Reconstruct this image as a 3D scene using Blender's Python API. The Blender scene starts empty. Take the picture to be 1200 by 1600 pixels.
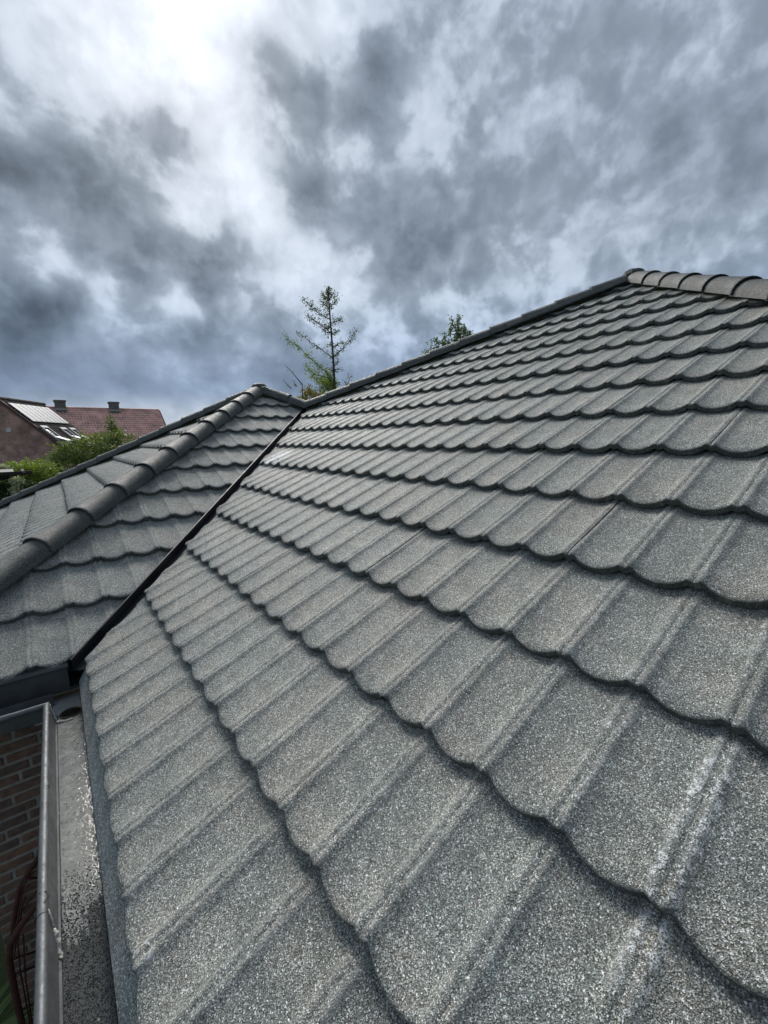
import bpy, bmesh, math, random
from mathutils import Vector, Matrix, noise
random.seed(7)
sc = bpy.context.scene
col = sc.collection
R = math.radians

# ------------------------------------------------------------------ camera
F, PIT, ROLL, YAW, TH = 668.7, 0.1747, -0.0192, 0.6511, 0.4835
CAM = Vector((-0.0139, 0.0, 1.1112))
fw = Vector((math.sin(YAW)*math.cos(PIT), math.cos(YAW)*math.cos(PIT), -math.sin(PIT)))
r0 = Vector((math.cos(YAW), -math.sin(YAW), 0)); u0 = r0.cross(fw)
rt = r0*math.cos(ROLL) + u0*math.sin(ROLL); up = -r0*math.sin(ROLL) + u0*math.cos(ROLL)
cd = bpy.data.cameras.new('camera'); cam = bpy.data.objects.new('camera', cd); col.objects.link(cam)
cd.sensor_fit = 'HORIZONTAL'; cd.sensor_width = 36; cd.lens = F/1200*36; cd.clip_start = .02; cd.clip_end = 4000
M3 = Matrix((rt, up, -fw)).transposed()
cam.matrix_world = Matrix.Translation(CAM) @ M3.to_4x4()
sc.camera = cam
sc.render.resolution_x, sc.render.resolution_y = 768, 1024
def ray(x, y): return rt*((x-600)/F) - up*((y-800)/F) + fw
def at(x, y, D): return CAM + ray(x, y)*D
def hit(x, y, p, n):
    d = ray(x, y); return CAM + d*((Vector(p)-CAM).dot(n)/d.dot(n))
def proj(P):
    d = Vector(P)-CAM; z = d.dot(fw)
    return (600+F*d.dot(rt)/z, 800-F*d.dot(up)/z, z)

# ------------------------------------------------------------------ light
SUN = Vector((0.214, 0.763, 0.610)).normalized()
sl = bpy.data.lights.new('sun', 'SUN'); so = bpy.data.objects.new('sun', sl); col.objects.link(so)
sl.energy = 3.0; sl.angle = R(26); sl.color = (1, .96, .9)
so.rotation_euler = SUN.to_track_quat('Z', 'Y').to_euler()
sc.view_settings.view_transform = 'Standard'; sc.view_settings.look = 'None'
sc.view_settings.exposure = 0.27; sc.view_settings.gamma = 1
sc.view_settings.use_curve_mapping = False

# ------------------------------------------------------------------ node helper
class NT:
    def __init__(s, tree): s.t = tree; s.n = tree.nodes; s.l = tree.links
    def add(s, typ, ins=None, **kw):
        nd = s.n.new(typ)
        for k, v in kw.items(): setattr(nd, k, v)
        for k, v in (ins or {}).items():
            sock = nd.inputs[k]
            if isinstance(v, bpy.types.NodeSocket): s.l.new(v, sock)
            else: sock.default_value = v
        return nd
    def math(s, op, a, b=0.0, c=None, clamp=False):
        i = {0: a, 1: b}
        if c is not None: i[2] = c
        return s.add('ShaderNodeMath', i, operation=op, use_clamp=clamp).outputs[0]
    def vmath(s, op, a, b=None, scale=None):
        i = {0: a}
        if b is not None: i[1] = b
        nd = s.add('ShaderNodeVectorMath', i, operation=op)
        if scale is not None: nd.inputs['Scale'].default_value = scale
        return nd.outputs['Value' if op in ('DOT_PRODUCT', 'LENGTH', 'DISTANCE') else 'Vector']
    def noise(s, vec, scale, detail=3, rough=.55, out='Fac', dist=0):
        return s.add('ShaderNodeTexNoise', {'Vector': vec, 'Scale': scale, 'Detail': detail, 'Roughness': rough, 'Distortion': dist}).outputs[out]
    def ramp(s, fac, stops, interp='LINEAR'):
        nd = s.add('ShaderNodeValToRGB', {'Fac': fac}); cr = nd.color_ramp; cr.interpolation = interp
        while len(cr.elements) < len(stops): cr.elements.new(.5)
        for e, (p, c) in zip(cr.elements, stops):
            e.position = p
            c = (c, c, c) if isinstance(c, (int, float)) else c
            e.color = (*c, 1)
        return nd.outputs['Color']
    def mix(s, fac, a, b, typ='MIX'):
        nd = s.add('ShaderNodeMix', data_type='RGBA', blend_type=typ)
        for k, v in ((0, fac), (6, a), (7, b)):
            if isinstance(v, bpy.types.NodeSocket): s.l.new(v, nd.inputs[k])
            else: nd.inputs[k].default_value = v if k == 0 else (*v[:3], 1)
        return nd.outputs[2]
    def mrange(s, v, a, b, c=0.0, d=1.0, smooth=True):
        return s.add('ShaderNodeMapRange', {0: v, 1: a, 2: b, 3: c, 4: d}, interpolation_type='SMOOTHSTEP' if smooth else 'LINEAR').outputs[0]

# ------------------------------------------------------------------ sky
wd = bpy.data.worlds.new('World'); sc.world = wd; wd.use_nodes = True
wd.node_tree.nodes.clear(); w = NT(wd.node_tree)
sky = w.add('ShaderNodeTexSky', sky_type='NISHITA', sun_disc=False)
sky.sun_elevation = math.asin(SUN.z); sky.sun_rotation = math.atan2(SUN.x, SUN.y)
sky.air_density = 1.2; sky.dust_density = 1.5
dirn = w.add('ShaderNodeTexCoord').outputs['Generated']
# clouds lie in a layer: direction -> position on the layer
sep = w.add('ShaderNodeSeparateXYZ', {0: dirn})
hz = w.math('MAXIMUM', sep.outputs[2], 0.0)
den = w.math('ADD', hz, .34)
lay = w.vmath('DIVIDE', dirn, w.add('ShaderNodeCombineXYZ', {0: den, 1: den, 2: den}).outputs[0])
wp1 = w.vmath('SCALE', w.vmath('SUBTRACT', w.noise(lay, 1.6, 3, .55, 'Color'), (.5, .5, .5)), scale=.15)
wp2 = w.vmath('SCALE', w.vmath('SUBTRACT', w.noise(dirn, 7.0, 3, .6, 'Color'), (.5, .5, .5)), scale=.07)
warp = w.vmath('ADD', w.vmath('ADD', dirn, wp1), wp2)
warp = w.vmath('NORMALIZE', warp)
# cloud masses (direction, angular size in degrees, weight): minus = thick and dark, plus = thin and bright
CL = [(300, 80, 11, 0.433), (0, 520, 7, -0.258), (500, 460, 7, 0.318), (120, 320, 4.5, -0.268), (640, 360, 4.5, -0.241), (670, 240, 3, 0.212), (100, 0, 4.5, 0.21), (800, 460, 11, 0.132), (500, 160, 3, -0.388), (265, 200, 3, -0.363), (340, 440, 3, -0.15), (440, 80, 3, -0.394), (510, 80, 3, 0.478), (480, 580, 7, -0.145), (500, 320, 3, -0.426), (600, 160, 3, -0.367), (800, 0, 11, 0.097), (420, 320, 4.5, 0.211), (760, 320, 4.5, -0.064), (30, 360, 3, 0.928), (430, 160, 3, -0.043), (270, 460, 3, 0.497), (280, 400, 3, -0.379), (300, 360, 3, 0.471), (0, 240, 3, 0.187), (200, 400, 3, -0.135), (550, 240, 3, 0.151), (400, 0, 3, 0.509), (590, 520, 3, 0.156), (680, 400, 3, -0.15), (700, 460, 3, 0.214), (60, 460, 3, -0.251), (150, 440, 3, 0.416), (0, 320, 3, -1.029), (200, 240, 3, -0.025), (450, 520, 3, -0.181), (1000, 400, 4.5, 0.073), (600, 0, 4.5, 0.059), (220, 460, 3, -0.377), (290, 520, 3, -0.218), (220, 520, 3, 0.175), (100, 620, 3, -0.066), (740, 400, 3, -0.098), (1000, 160, 3, -0.117), (1100, 0, 3, 0.088), (330, 400, 3, -0.294), (200, 580, 3, -0.163), (650, 520, 3, -0.078), (900, 240, 4.5, 0.007), (200, 160, 3, 0.162), (300, 0, 3, 0.382), (200, 620, 3, 0.076), (800, 80, 3, -0.071)]
acc = None
for (px, py, deg, wt) in CL:
    c = ray(px, py).normalized(); k = 1/(1-math.cos(R(deg)))
    dt = w.vmath('DOT_PRODUCT', warp, c[:])
    g = w.math('EXPONENT', w.math('MULTIPLY_ADD', dt, k, -k))
    acc = w.math('MULTIPLY', g, wt) if acc is None else w.math('MULTIPLY_ADD', g, wt, acc)
wv = ray(455, 690); wv = Vector((wv.x, wv.y, 0)).normalized()      # the wind draws the clouds out along this heading
la = w.vmath('DOT_PRODUCT', lay, wv[:]); lb = w.vmath('DOT_PRODUCT', lay, (wv.y, -wv.x, 0))
str_ = w.add('ShaderNodeCombineXYZ', {0: w.math('MULTIPLY', la, .72), 1: lb, 2: 0.0}).outputs[0]
str_ = w.vmath('ADD', str_, w.vmath('SCALE', wp1, scale=.9))
wd_ = w.vmath('ADD', dirn, w.vmath('SCALE', w.vmath('SUBTRACT', w.noise(dirn, 9, 1, .5, 'Color'), (.5, .5, .5)), scale=.03))
low = w.mrange(sep.outputs[2], .02, .36, 1, 0)
calm = w.mrange(low, .35, .95, 1.0, .45)           # distant cloud merges into a smooth bank
n1 = w.mrange(w.noise(str_, 4.0, 3, .5), .36, .64); n2 = w.mrange(w.noise(wd_, 13.0, 5, .52), .39, .61); n3 = w.mrange(w.noise(wd_, 30, 3, .5), .34, .66)
acc = w.math('MULTIPLY_ADD', w.math('SUBTRACT', n1, .5), .10, acc)
acc = w.math('MULTIPLY_ADD', w.math('MULTIPLY', w.math('SUBTRACT', n2, .5), calm), .15, acc)
acc = w.math('MULTIPLY_ADD', w.math('MULTIPLY', w.math('SUBTRACT', n3, .5), calm), .09, acc)
lum = w.math('ADD', acc, 0.545)
lum = w.math('ADD', lum, w.math('MULTIPLY', w.math('MAXIMUM', w.math('SUBTRACT', .58, lum), 0.0), .5))   # thick cloud never goes black
lum = w.math('SUBTRACT', lum, w.math('MULTIPLY', w.math('MAXIMUM', w.math('SUBTRACT', lum, .74), 0.0), .58))
def skycol(L):
    k = max(0, min(1, (L-.35)/.55)); lin = ((L+.055)/1.055)**2.4
    return tuple(lin*(a+(b-a)*k) for a, b in ((.76, .91), (1.0, 1.0), (1.30, 1.13)))
cl = w.ramp(lum, [(L, skycol(L)) for L in (.25, .35, .45, .55, .65, .75, .85, .95, 1.0)])
# lower air is bluer
cl = w.mix(w.math('MULTIPLY', low, .85), cl, (.76, .93, 1.20), 'MULTIPLY')
hzl = w.math('MULTIPLY', w.mrange(sep.outputs[2], .03, .105, 1, 0), w.mrange(n2, .0, 1.0, .7, 1.0))
cl = w.mix(w.math('MULTIPLY', hzl, .9), cl, (.50, .57, .65))
cl10 = w.vmath('SCALE', cl, scale=10.0)
cover = w.mrange(lum, .4, .8, .98, .94)
fin = w.mix(cover, sky.outputs[0], cl10)
bg = w.add('ShaderNodeBackground', {'Color': fin, 'Strength': .1})
w.l.new(bg.outputs[0], w.add('ShaderNodeOutputWorld').inputs[0])
wd.cycles.sampling_method = 'MANUAL'; wd.cycles.sample_map_resolution = 256

# ------------------------------------------------------------------ object helpers
def link(o, parent=None, name=None):
    col.objects.link(o)
    if parent is not None: o.parent = parent
    return o
def tag(o, label=None, cat=None, group=None, kind=None):
    for k, v in (('label', label), ('category', cat), ('group', group), ('kind', kind)):
        if v: o[k] = v
    return o
def empty(name, loc=(0, 0, 0), **kw):
    o = bpy.data.objects.new(name, None); o.location = loc; o.empty_display_size = .2; link(o); return tag(o, **kw)
def mesh_obj(name, verts, faces, mat, parent=None, smooth=False, sharp=None, uvs=None):
    me = bpy.data.meshes.new(name); me.from_pydata([tuple(v) for v in verts], [], faces); me.update()
    if smooth:
        me.polygons.foreach_set('use_smooth', [True]*len(me.polygons))
        if sharp: me.set_sharp_from_angle(angle=R(sharp))
    if mat: me.materials.append(mat)
    o = bpy.data.objects.new(name, me); link(o)
    if parent is not None:
        o.parent = parent
        bpy_inv(o, parent)
    return o
def world_mat(o):
    m = o.matrix_basis.copy()
    while o.parent: o = o.parent; m = o.matrix_basis @ m
    return m
def bpy_inv(o, parent): o.matrix_parent_inverse = Matrix(); o.matrix_basis = world_mat(parent).inverted() @ o.matrix_basis
class MB:
    def __init__(s): s.v = []; s.f = []
    def add(s, vs, fs):
        b = len(s.v); s.v += [Vector(v) for v in vs]; s.f += [tuple(i+b for i in f) for f in fs]; return s
    def hexa(s, p):  # 8 points: bottom 4 ccw, top 4
        return s.add(p, [(3,2,1,0),(4,5,6,7),(0,1,5,4),(1,2,6,5),(2,3,7,6),(3,0,4,7)])
    def box(s, c, size, ax=None):
        a = ax or (Vector((1,0,0)), Vector((0,1,0)), Vector((0,0,1))); c = Vector(c); h = [x/2 for x in size]
        P = []
        for z in (-1, 1):
            for x, y in ((-1,-1),(1,-1),(1,1),(-1,1)): P.append(c + a[0]*x*h[0] + a[1]*y*h[1] + a[2]*z*h[2])
        return s.hexa(P)
    def tube(s, pts, rad, n=8, cap=True):
        pts = [Vector(p) for p in pts]
        rads = rad if isinstance(rad, (list, tuple)) else [rad]*len(pts)
        b = len(s.v); ref = None
        for i, p in enumerate(pts):
            t = (pts[min(i+1, len(pts)-1)] - pts[max(i-1, 0)]).normalized()
            if ref is None: ref = t.orthogonal().normalized()
            x = (ref - t*ref.dot(t)).normalized(); ref = x; y = t.cross(x)
            for k in range(n):
                a = 2*math.pi*k/n; s.v.append(p + (x*math.cos(a) + y*math.sin(a))*rads[i])
        for i in range(len(pts)-1):
            for k in range(n):
                k2 = (k+1) % n
                s.f.append((b+i*n+k, b+i*n+k2, b+(i+1)*n+k2, b+(i+1)*n+k))
        if cap:
            s.f.append(tuple(b+k for k in reversed(range(n)))); e = b+(len(pts)-1)*n
            s.f.append(tuple(e+k for k in range(n)))
        return s
    def extrude(s, prof, a, b, closed=False, caps=False):  # prof: function list of points offset, along a->b
        n = len(prof); base = len(s.v)
        for o in (a, b):
            for q in prof: s.v.append(Vector(o) + Vector(q))
        for i in range(n if closed else n-1):
            j = (i+1) % n; s.f.append((base+i, base+j, base+n+j, base+n+i))
        if caps: s.f.append(tuple(base+i for i in reversed(range(n)))); s.f.append(tuple(base+n+i for i in range(n)))
        return s
    def build(s, name, mat, parent=None, smooth=False, sharp=None): return mesh_obj(name, s.v, s.f, mat, parent, smooth, sharp)

# ------------------------------------------------------------------ materials
def newmat(name):
    m = bpy.data.materials.new(name); m.use_nodes = True; m.node_tree.nodes.clear(); t = NT(m.node_tree)
    out = t.add('ShaderNodeOutputMaterial'); b = t.add('ShaderNodeBsdfPrincipled'); t.l.new(b.outputs[0], out.inputs[0])
    return m, t, b, out
def setin(t, b, k, v):
    if isinstance(v, bpy.types.NodeSocket): t.l.new(v, b.inputs[k])
    else: b.inputs[k].default_value = (*v, 1) if isinstance(v, tuple) and len(v) == 3 else v
def simple(name, colr, rough=.6, metal=0, var=.25, scale=8, bump=0, bscale=60, spec=.5):
    m, t, b, o = newmat(name); pos = t.add('ShaderNodeNewGeometry').outputs['Position']
    n = t.noise(pos, scale, 5, .6)
    f = t.mrange(n, .3, .7, 1-var, 1+var, False)
    cc = t.mix(1.0, colr, t.add('ShaderNodeCombineXYZ', {0: f, 1: f, 2: f}).outputs[0], 'MULTIPLY')
    setin(t, b, 'Base Color', cc); setin(t, b, 'Roughness', t.mrange(t.noise(pos, scale*3, 3), .3, .7, rough-.1, min(1, rough+.1), False)); setin(t, b, 'Metallic', metal)
    b.inputs['Specular IOR Level'].default_value = spec
    if bump:
        bp = t.add('ShaderNodeBump', {'Strength': bump, 'Distance': .01, 'Height': t.noise(pos, bscale, 4)}); setin(t, b, 'Normal', bp.outputs[0])
    return m
W = 0.1809; EXP = 0.37
def granule(name, gain=1.0, streaks=False):
    m, t, b, o = newmat(name); pos = t.add('ShaderNodeNewGeometry').outputs['Position']
    v1 = t.add('ShaderNodeTexVoronoi', {'Vector': pos, 'Scale': 540.0}); s1 = t.add('ShaderNodeSeparateColor', {0: v1.outputs['Color']})
    v2 = t.add('ShaderNodeTexVoronoi', {'Vector': pos, 'Scale': 400.0}); s2 = t.add('ShaderNodeSeparateColor', {0: v2.outputs['Color']})
    g = t.ramp(s1.outputs[0], [(0, .035), (.25, .12), (.5, .225), (.78, .35), (.9, .52), (1, .85)])
    tan = t.mix(s1.outputs[1], (.90, .99, 1.02), (1.06, 1.0, .91))
    c = t.mix(1.0, g, tan, 'MULTIPLY')
    # uneven coating: blue-grey and tan areas
    pn = t.mrange(t.noise(pos, 3.2, 5, .62), .36, .64)
    c = t.mix(1.0, c, t.mix(pn, (.80, .87, .845), (.985, .965, .90)), 'MULTIPLY')
    pn2 = t.mrange(t.noise(pos, 13, 4, .65), .3, .7, .80, 1.18)
    c = t.mix(1.0, c, t.add('ShaderNodeCombineXYZ', {0: pn2, 1: pn2, 2: pn2}).outputs[0], 'MULTIPLY')
    # single pale stone chips
    chip = t.math('GREATER_THAN', s2.outputs[0], .945)
    c = t.mix(t.math('MULTIPLY', chip, t.mrange(s2.outputs[1], 0, 1, .35, 1)), c, (.95, .95, .94))
    if streaks:
        uv = t.add('ShaderNodeUVMap').outputs[0]; su = t.add('ShaderNodeSeparateXYZ', {0: uv})
        d = t.math('ABSOLUTE', t.math('SUBTRACT', t.math('ABSOLUTE', t.math('SUBTRACT', su.outputs[0], W/2)), W/2))   # distance to the rib
        rib = t.math('MULTIPLY', t.mrange(d, .005, .011), t.mrange(d, .030, .017))
        # pale worn crests on every rib, and salt bloom here and there
        wear = t.math('MULTIPLY', rib, t.mrange(t.noise(pos, 9, 4, .7), .42, .66, 0, .26))
        c = t.mix(wear, c, (.50, .50, .48))
        grain = t.math('MULTIPLY', t.mrange(s1.outputs[1], .30, .42), t.mrange(t.noise(pos, 120, 2, .7), .36, .50))
        bn = t.mrange(t.noise(pos, 30, 2, .7), .34, .52)
        bloom = t.math('MULTIPLY', t.mrange(t.noise(pos, 2.3, 1, .5), .66, .80), bn)
        for (p, r) in BLOOM:
            dd = t.vmath('DISTANCE', pos, p)
            bloom = t.math('ADD', bloom, t.math('MULTIPLY', t.mrange(dd, r, r*.35), bn))
        bl = t.math('MULTIPLY', t.math('MULTIPLY', bloom, rib, clamp=True), t.math('MULTIPLY', grain, t.mrange(t.noise(pos, 55, 2, .6), .42, .58)), clamp=True)
        c = t.mix(t.math('MULTIPLY', bl, .95), c, (.85, .87, .89))
        # bird lime / lichen spot beside the valley
        dd = t.vmath('DISTANCE', pos, LICHEN)
        li = t.math('MULTIPLY', t.mrange(dd, .24, .08), t.mrange(t.noise(pos, 30, 2, .7), .34, .44))
        c = t.mix(t.math('MULTIPLY', li, t.mrange(grain, 0, 1, .65, 1)), c, (.86, .87, .86))
        # shade of the tile noses painted into the colour, broken up by noise
        nose_shade = t.math('MULTIPLY', t.mrange(su.outputs[1], .002, -.014), t.mrange(t.noise(pos, 40, 2, .6), .25, .6, .45, .80))
        c = t.mix(nose_shade, c, (.045, .052, .05))
    if streaks: c = t.mix(1.0, c, t.add('ShaderNodeObjectInfo').outputs['Color'], 'MULTIPLY')
    if gain != 1: c = t.mix(1.0, c, (gain*.95, gain, gain*1.03), 'MULTIPLY')
    setin(t, b, 'Base Color', c)
    setin(t, b, 'Roughness', t.mrange(s1.outputs[2], 0, 1, .38, .95, False)); b.inputs['Specular IOR Level'].default_value = .55
    h = t.math('ADD', v1.outputs['Distance'], t.math('MULTIPLY', s1.outputs[1], .5))
    bp = t.add('ShaderNodeBump', {'Strength': .9, 'Distance': .0016, 'Height': h})
    setin(t, b, 'Normal', bp.outputs[0])
    return m
def foliage(name, a, bcol, trans=.35):
    m, t, b, o = newmat(name); pos = t.add('ShaderNodeNewGeometry').outputs['Position']
    oi = t.add('ShaderNodeNewGeometry').outputs['Random Per Island']
    n = t.math('ADD', t.math('MULTIPLY', t.noise(pos, 1.6, 3, .6), .6), t.math('MULTIPLY', oi, .4))
    c = t.ramp(n, [(.25, a), (.75, bcol)])
    setin(t, b, 'Base Color', c); b.inputs['Roughness'].default_value = .55
    tr = t.add('ShaderNodeBsdfTranslucent', {'Color': t.mix(1.0, c, (1.3, 1.5, .7), 'MULTIPLY')})
    mx = t.add('ShaderNodeMixShader', {0: trans, 1: b.outputs[0], 2: tr.outputs[0]}); t.l.new(mx.outputs[0], o.inputs[0])
    return m
def brick_tex(name, c1, c2, mortar, scale=1.0):
    # for walls too far off to tell bricks apart; uses the wall's UV in metres
    m, t, b, o = newmat(name); uv = t.add('ShaderNodeUVMap').outputs[0]; pos = t.add('ShaderNodeNewGeometry').outputs['Position']
    bk = t.add('ShaderNodeTexBrick', {'Vector': uv, 'Color1': (*c1, 1), 'Color2': (*c2, 1), 'Mortar': (*mortar, 1), 'Scale': scale, 'Mortar Size': .008, 'Bias': 0.0, 'Brick Width': .22, 'Row Height': .075})
    f = t.mrange(t.noise(pos, 1.3, 5, .65), .3, .7, .6, 1.35)
    c = t.mix(1.0, bk.outputs['Color'], t.add('ShaderNodeCombineXYZ', {0: f, 1: f, 2: f}).outputs[0], 'MULTIPLY')
    setin(t, b, 'Base Color', c); b.inputs['Roughness'].default_value = .85
    return m

# ------------------------------------------------------------------ the house we stand at: plan geometry
Y0, S_, M_ = 2.639, 2.87, .48
TT = math.tan(TH); CT, ST = math.cos(TH), math.sin(TH)
GZ = -2.6
SAD = Vector((S_, Y0+S_, S_*TT))
APX = hit(990, 440, (0, 0, 0), Vector((-ST, 0, CT)))
APA = Vector((round(APX.x, 3), round(APX.y, 3), round(APX.x, 3)*TT)); YR = APA.y - APA.x      # main apex, near eave corner
APB = Vector((S_-M_, Y0+S_+M_, (S_+M_)*TT))
onA = lambda x, y: tuple(round(q, 3) for q in hit(x, y, (0, 0, .02), Vector((-ST, 0, CT))))     # a spot on the main slope
LICHEN = onA(430, 713)
BLOOM = [(onA(1050, 1300), .20), (onA(1100, 1190), .13), (onA(1010, 1500), .10), (onA(800, 1560), .07), (onA(562, 1455), .045), (onA(215, 1500), .05), (onA(790, 985), .05), (onA(873, 1020), .05), (onA(1165, 980), .07), (onA(960, 1110), .06)]
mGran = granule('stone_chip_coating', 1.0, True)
mCap = granule('stone_chip_cap', .34)
mEave = granule('stone_chip_eave', 1.15)
mDeck = simple('roof_underlay', (.03, .03, .032), .9)
mValley = simple('black_valley_metal', (.012, .013, .015), .45)
mZinc = simple('weathered_zinc', (.115, .122, .13), .55, .3, .35, 14, .15, 90)
mZincFloor = simple('zinc_gutter_floor', (.44, .445, .45), .35, .3, .25, 20, .06, 60)
mFascia = simple('dark_fascia_paint', (.045, .048, .05), .5, 0, .3, 10, .1, 50)
mSeal = simple('white_sealant', (.62, .60, .55), .6, 0, .2, 60, .5, 120)
mBlack = simple('dark_hole', (.006, .005, .004), .8)
mMortar = simple('grey_mortar', (.34, .32, .29), .95, 0, .25, 30, .6, 150)
mBricks = [simple('house_brick_%s' % n, c, .9, 0, .35, 25, .5, 90) for n, c in (('red', (.215,.13,.095)), ('brown', (.20,.13,.098)), ('dark', (.155,.108,.088)))]
mRust = simple('rusty_iron', (.075, .028, .02), .8, .1, .4, 40, .3, 120)

house = empty('house', (0, 0, GZ), label='house in front with grey stone chip scalloped tile roof, hip caps and zinc gutter', cat='house')

# ---- tile mesh (local u along the eave, v up the slope, n out of the slope)
DL = [0, .007, .0135, .020, .029, .043, .063]
US = DL + [W/2] + [W-d for d in reversed(DL)]
def prof(u, crest, groove, pan):
    d = min(u, W-u)
    if d < .0135: x = d/.0135; return groove + (crest-groove)*(x*x*(3-2*x))
    if d < .029: x = (d-.0135)/.0155; x = x*x*(3-2*x); return crest*(1-x) + pan*x
    return pan*((W/2-d)/(W/2-.029))**2
def nose(u):
    d = min(u, W-u)
    if d < .020: return -.002 + .006*math.cos(d/.020*math.pi/2)
    return .018*(1-((W/2-d)/(W/2-.020))**2) - .002*(1-(d-.02)/(W/2-.02))
TN = .034
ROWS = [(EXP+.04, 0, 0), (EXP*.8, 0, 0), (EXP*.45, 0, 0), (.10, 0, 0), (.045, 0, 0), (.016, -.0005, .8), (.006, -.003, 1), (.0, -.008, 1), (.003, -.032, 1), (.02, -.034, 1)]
def tile_geo():
    vs, fs, uv = [], [], []
    for (v, dn, k) in ROWS:
        q = max(0, min(1, v/(EXP*.6)))   # the pans flatten away from the nose
        for u in US:
            vv = v - nose(u)*k
            h = prof(u, .0205 - .0090*q, .0165 - .0080*q, .0105 - .0070*q)
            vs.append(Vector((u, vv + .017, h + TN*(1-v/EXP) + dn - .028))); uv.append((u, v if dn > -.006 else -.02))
    n = len(US)
    for i in range(len(ROWS)-1):
        for j in range(n-1): fs.append((i*n+j+1, i*n+j, (i+1)*n+j, (i+1)*n+j+1))
    return vs, fs, uv
TV, TF, TUV = tile_geo()
def make_mesh(name, vs, fs, uvs, mat):
    me = bpy.data.meshes.new(name); me.from_pydata([tuple(v) for v in vs], [], fs)
    l = me.uv_layers.new(name='UVMap')
    for lp in me.loops: l.data[lp.index].uv = uvs[lp.vertex_index]
    me.polygons.foreach_set('use_smooth', [True]*len(me.polygons)); me.set_sharp_from_angle(angle=R(48))
    me.materials.append(mat); me.update(); return me
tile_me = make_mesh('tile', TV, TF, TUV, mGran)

class Facet:
    def __init__(s, o, plan_v, poly, insets):
        pv = Vector((*plan_v, 0)); s.o = Vector(o); s.v = (pv*CT + Vector((0, 0, ST))); s.n = (-pv*ST + Vector((0, 0, CT))); s.u = s.v.cross(s.n)
        s.mat = Matrix.Translation(s.o) @ Matrix((s.u, s.v, s.n)).transposed().to_4x4()
        s.poly = [Vector(q) for q in poly]; s.insets = insets     # plan polygon, ccw; inset per edge (None = eave: not cut)
        s.planes = []
        for i, q in enumerate(s.poly):
            if insets[i] is None: continue
            r = s.poly[(i+1) % len(s.poly)]; e = Vector((r.x-q.x, r.y-q.y, 0)).normalized(); nrm = Vector((-e.y, e.x, 0))   # inward
            s.planes.append((Vector((q.x, q.y, 0)) + nrm*insets[i], nrm))
    def P(s, u, v, n=0): return s.mat @ Vector((u, v, n))
H_IN, V_IN = .012, .022
facets = {
 'A': Facet((0, 1.0957, 0), (1, 0), [(0, Y0, 0), (0, YR, 0), APA, SAD], [None, H_IN, H_IN, V_IN]),
 'B': Facet((0, Y0, 0), (0, 1), [(-2*M_, Y0, 0), (0, Y0, 0), SAD, APB], [None, V_IN+.012, H_IN, H_IN]),
 'D': Facet((-2*M_, Y0, 0), (1, 0), [(-2*M_, Y0+2*(S_+M_), 0), (-2*M_, Y0, 0), APB], [None, H_IN, H_IN]),
}
BPH = -0.046  # where ribs of the side slope fall
facets['B'].mat = Matrix.Translation((BPH, 0, 0)) @ facets['B'].mat
# decks under the tiles (also the slopes turned away)
def deck(name, poly, drop, mat):
    pts = [Vector(q) - Vector((0, 0, drop)) for q in poly]
    return mesh_obj(name, pts, [tuple(range(len(pts)))], mat, house)
slopes = {k: deck('roof_slope', f.poly, .062, mDeck) for k, f in facets.items()}
YN, XE = Y0+2*S_, 2*APA.x
for poly in ([(0, YR, 0), (XE, YR, 0), APA], [(XE, YR, 0), (XE, YN, 0), APA],
             [(XE, YN, 0), (2*S_, YN, 0), SAD, APA], [(2*S_, YN, 0), (2*S_, Y0+2*(S_+M_), 0), APB, SAD],
             [(2*S_, Y0+2*(S_+M_), 0), (-2*M_, Y0+2*(S_+M_), 0), APB]):
    deck('roof_slope', poly, -.01, mCap)
cand = []
for key, f in facets.items():
    inv = f.mat.inverted(); loc = [inv @ q for q in f.poly]
    umin, umax, vmax = min(q.x for q in loc), max(q.x for q in loc), max(q.y for q in loc)
    for j in range(int(vmax/EXP)+1):
        for i in range(math.floor(umin/W)-1, math.ceil(umax/W)+1):
            rp = random.Random((hash(key) if 0 else ord(key))*1000 + j*97 + (i+j*3)//7)   # seven pans share one pressed sheet
            du, dv, dn = 0, rp.uniform(-.005, .005), rp.uniform(-.002, .0025); tone = rp.uniform(.90, 1.08)
            m = f.mat @ Matrix.Translation((i*W+du, j*EXP+dv-(.020 if j == 0 else 0), dn)) @ Matrix.Rotation(rp.uniform(-.004, .004), 4, 'X')
            pts = [m @ Vector((a, b_, .01)) for a in (0, W) for b_ in (-.02, EXP+.03)]
            side = [min((q-p).dot(n) for q in pts) for p, n in f.planes]
            far = [max((q-p).dot(n) for q in pts) for p, n in f.planes]
            if any(x <= .004 for x in far): continue
            cut = [pl for pl, x in zip(f.planes, side) if x < 0]
            c = m @ Vector((W/2, EXP/2, .01)); x, y, z = proj(c)
            vis = 0
            if z > .1 and -90 < x < 1290 and y < 1760:
                d = CAM-c; nn = f.n.dot(d)
                if nn > 0: vis = W*EXP*F*F*nn/d.length**3*(.5 if cut else 1)
            cand.append((vis, key, m, cut, tone))
cand.sort(key=lambda q: -q[0])
jv, jf, juv = [], [], []
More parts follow.
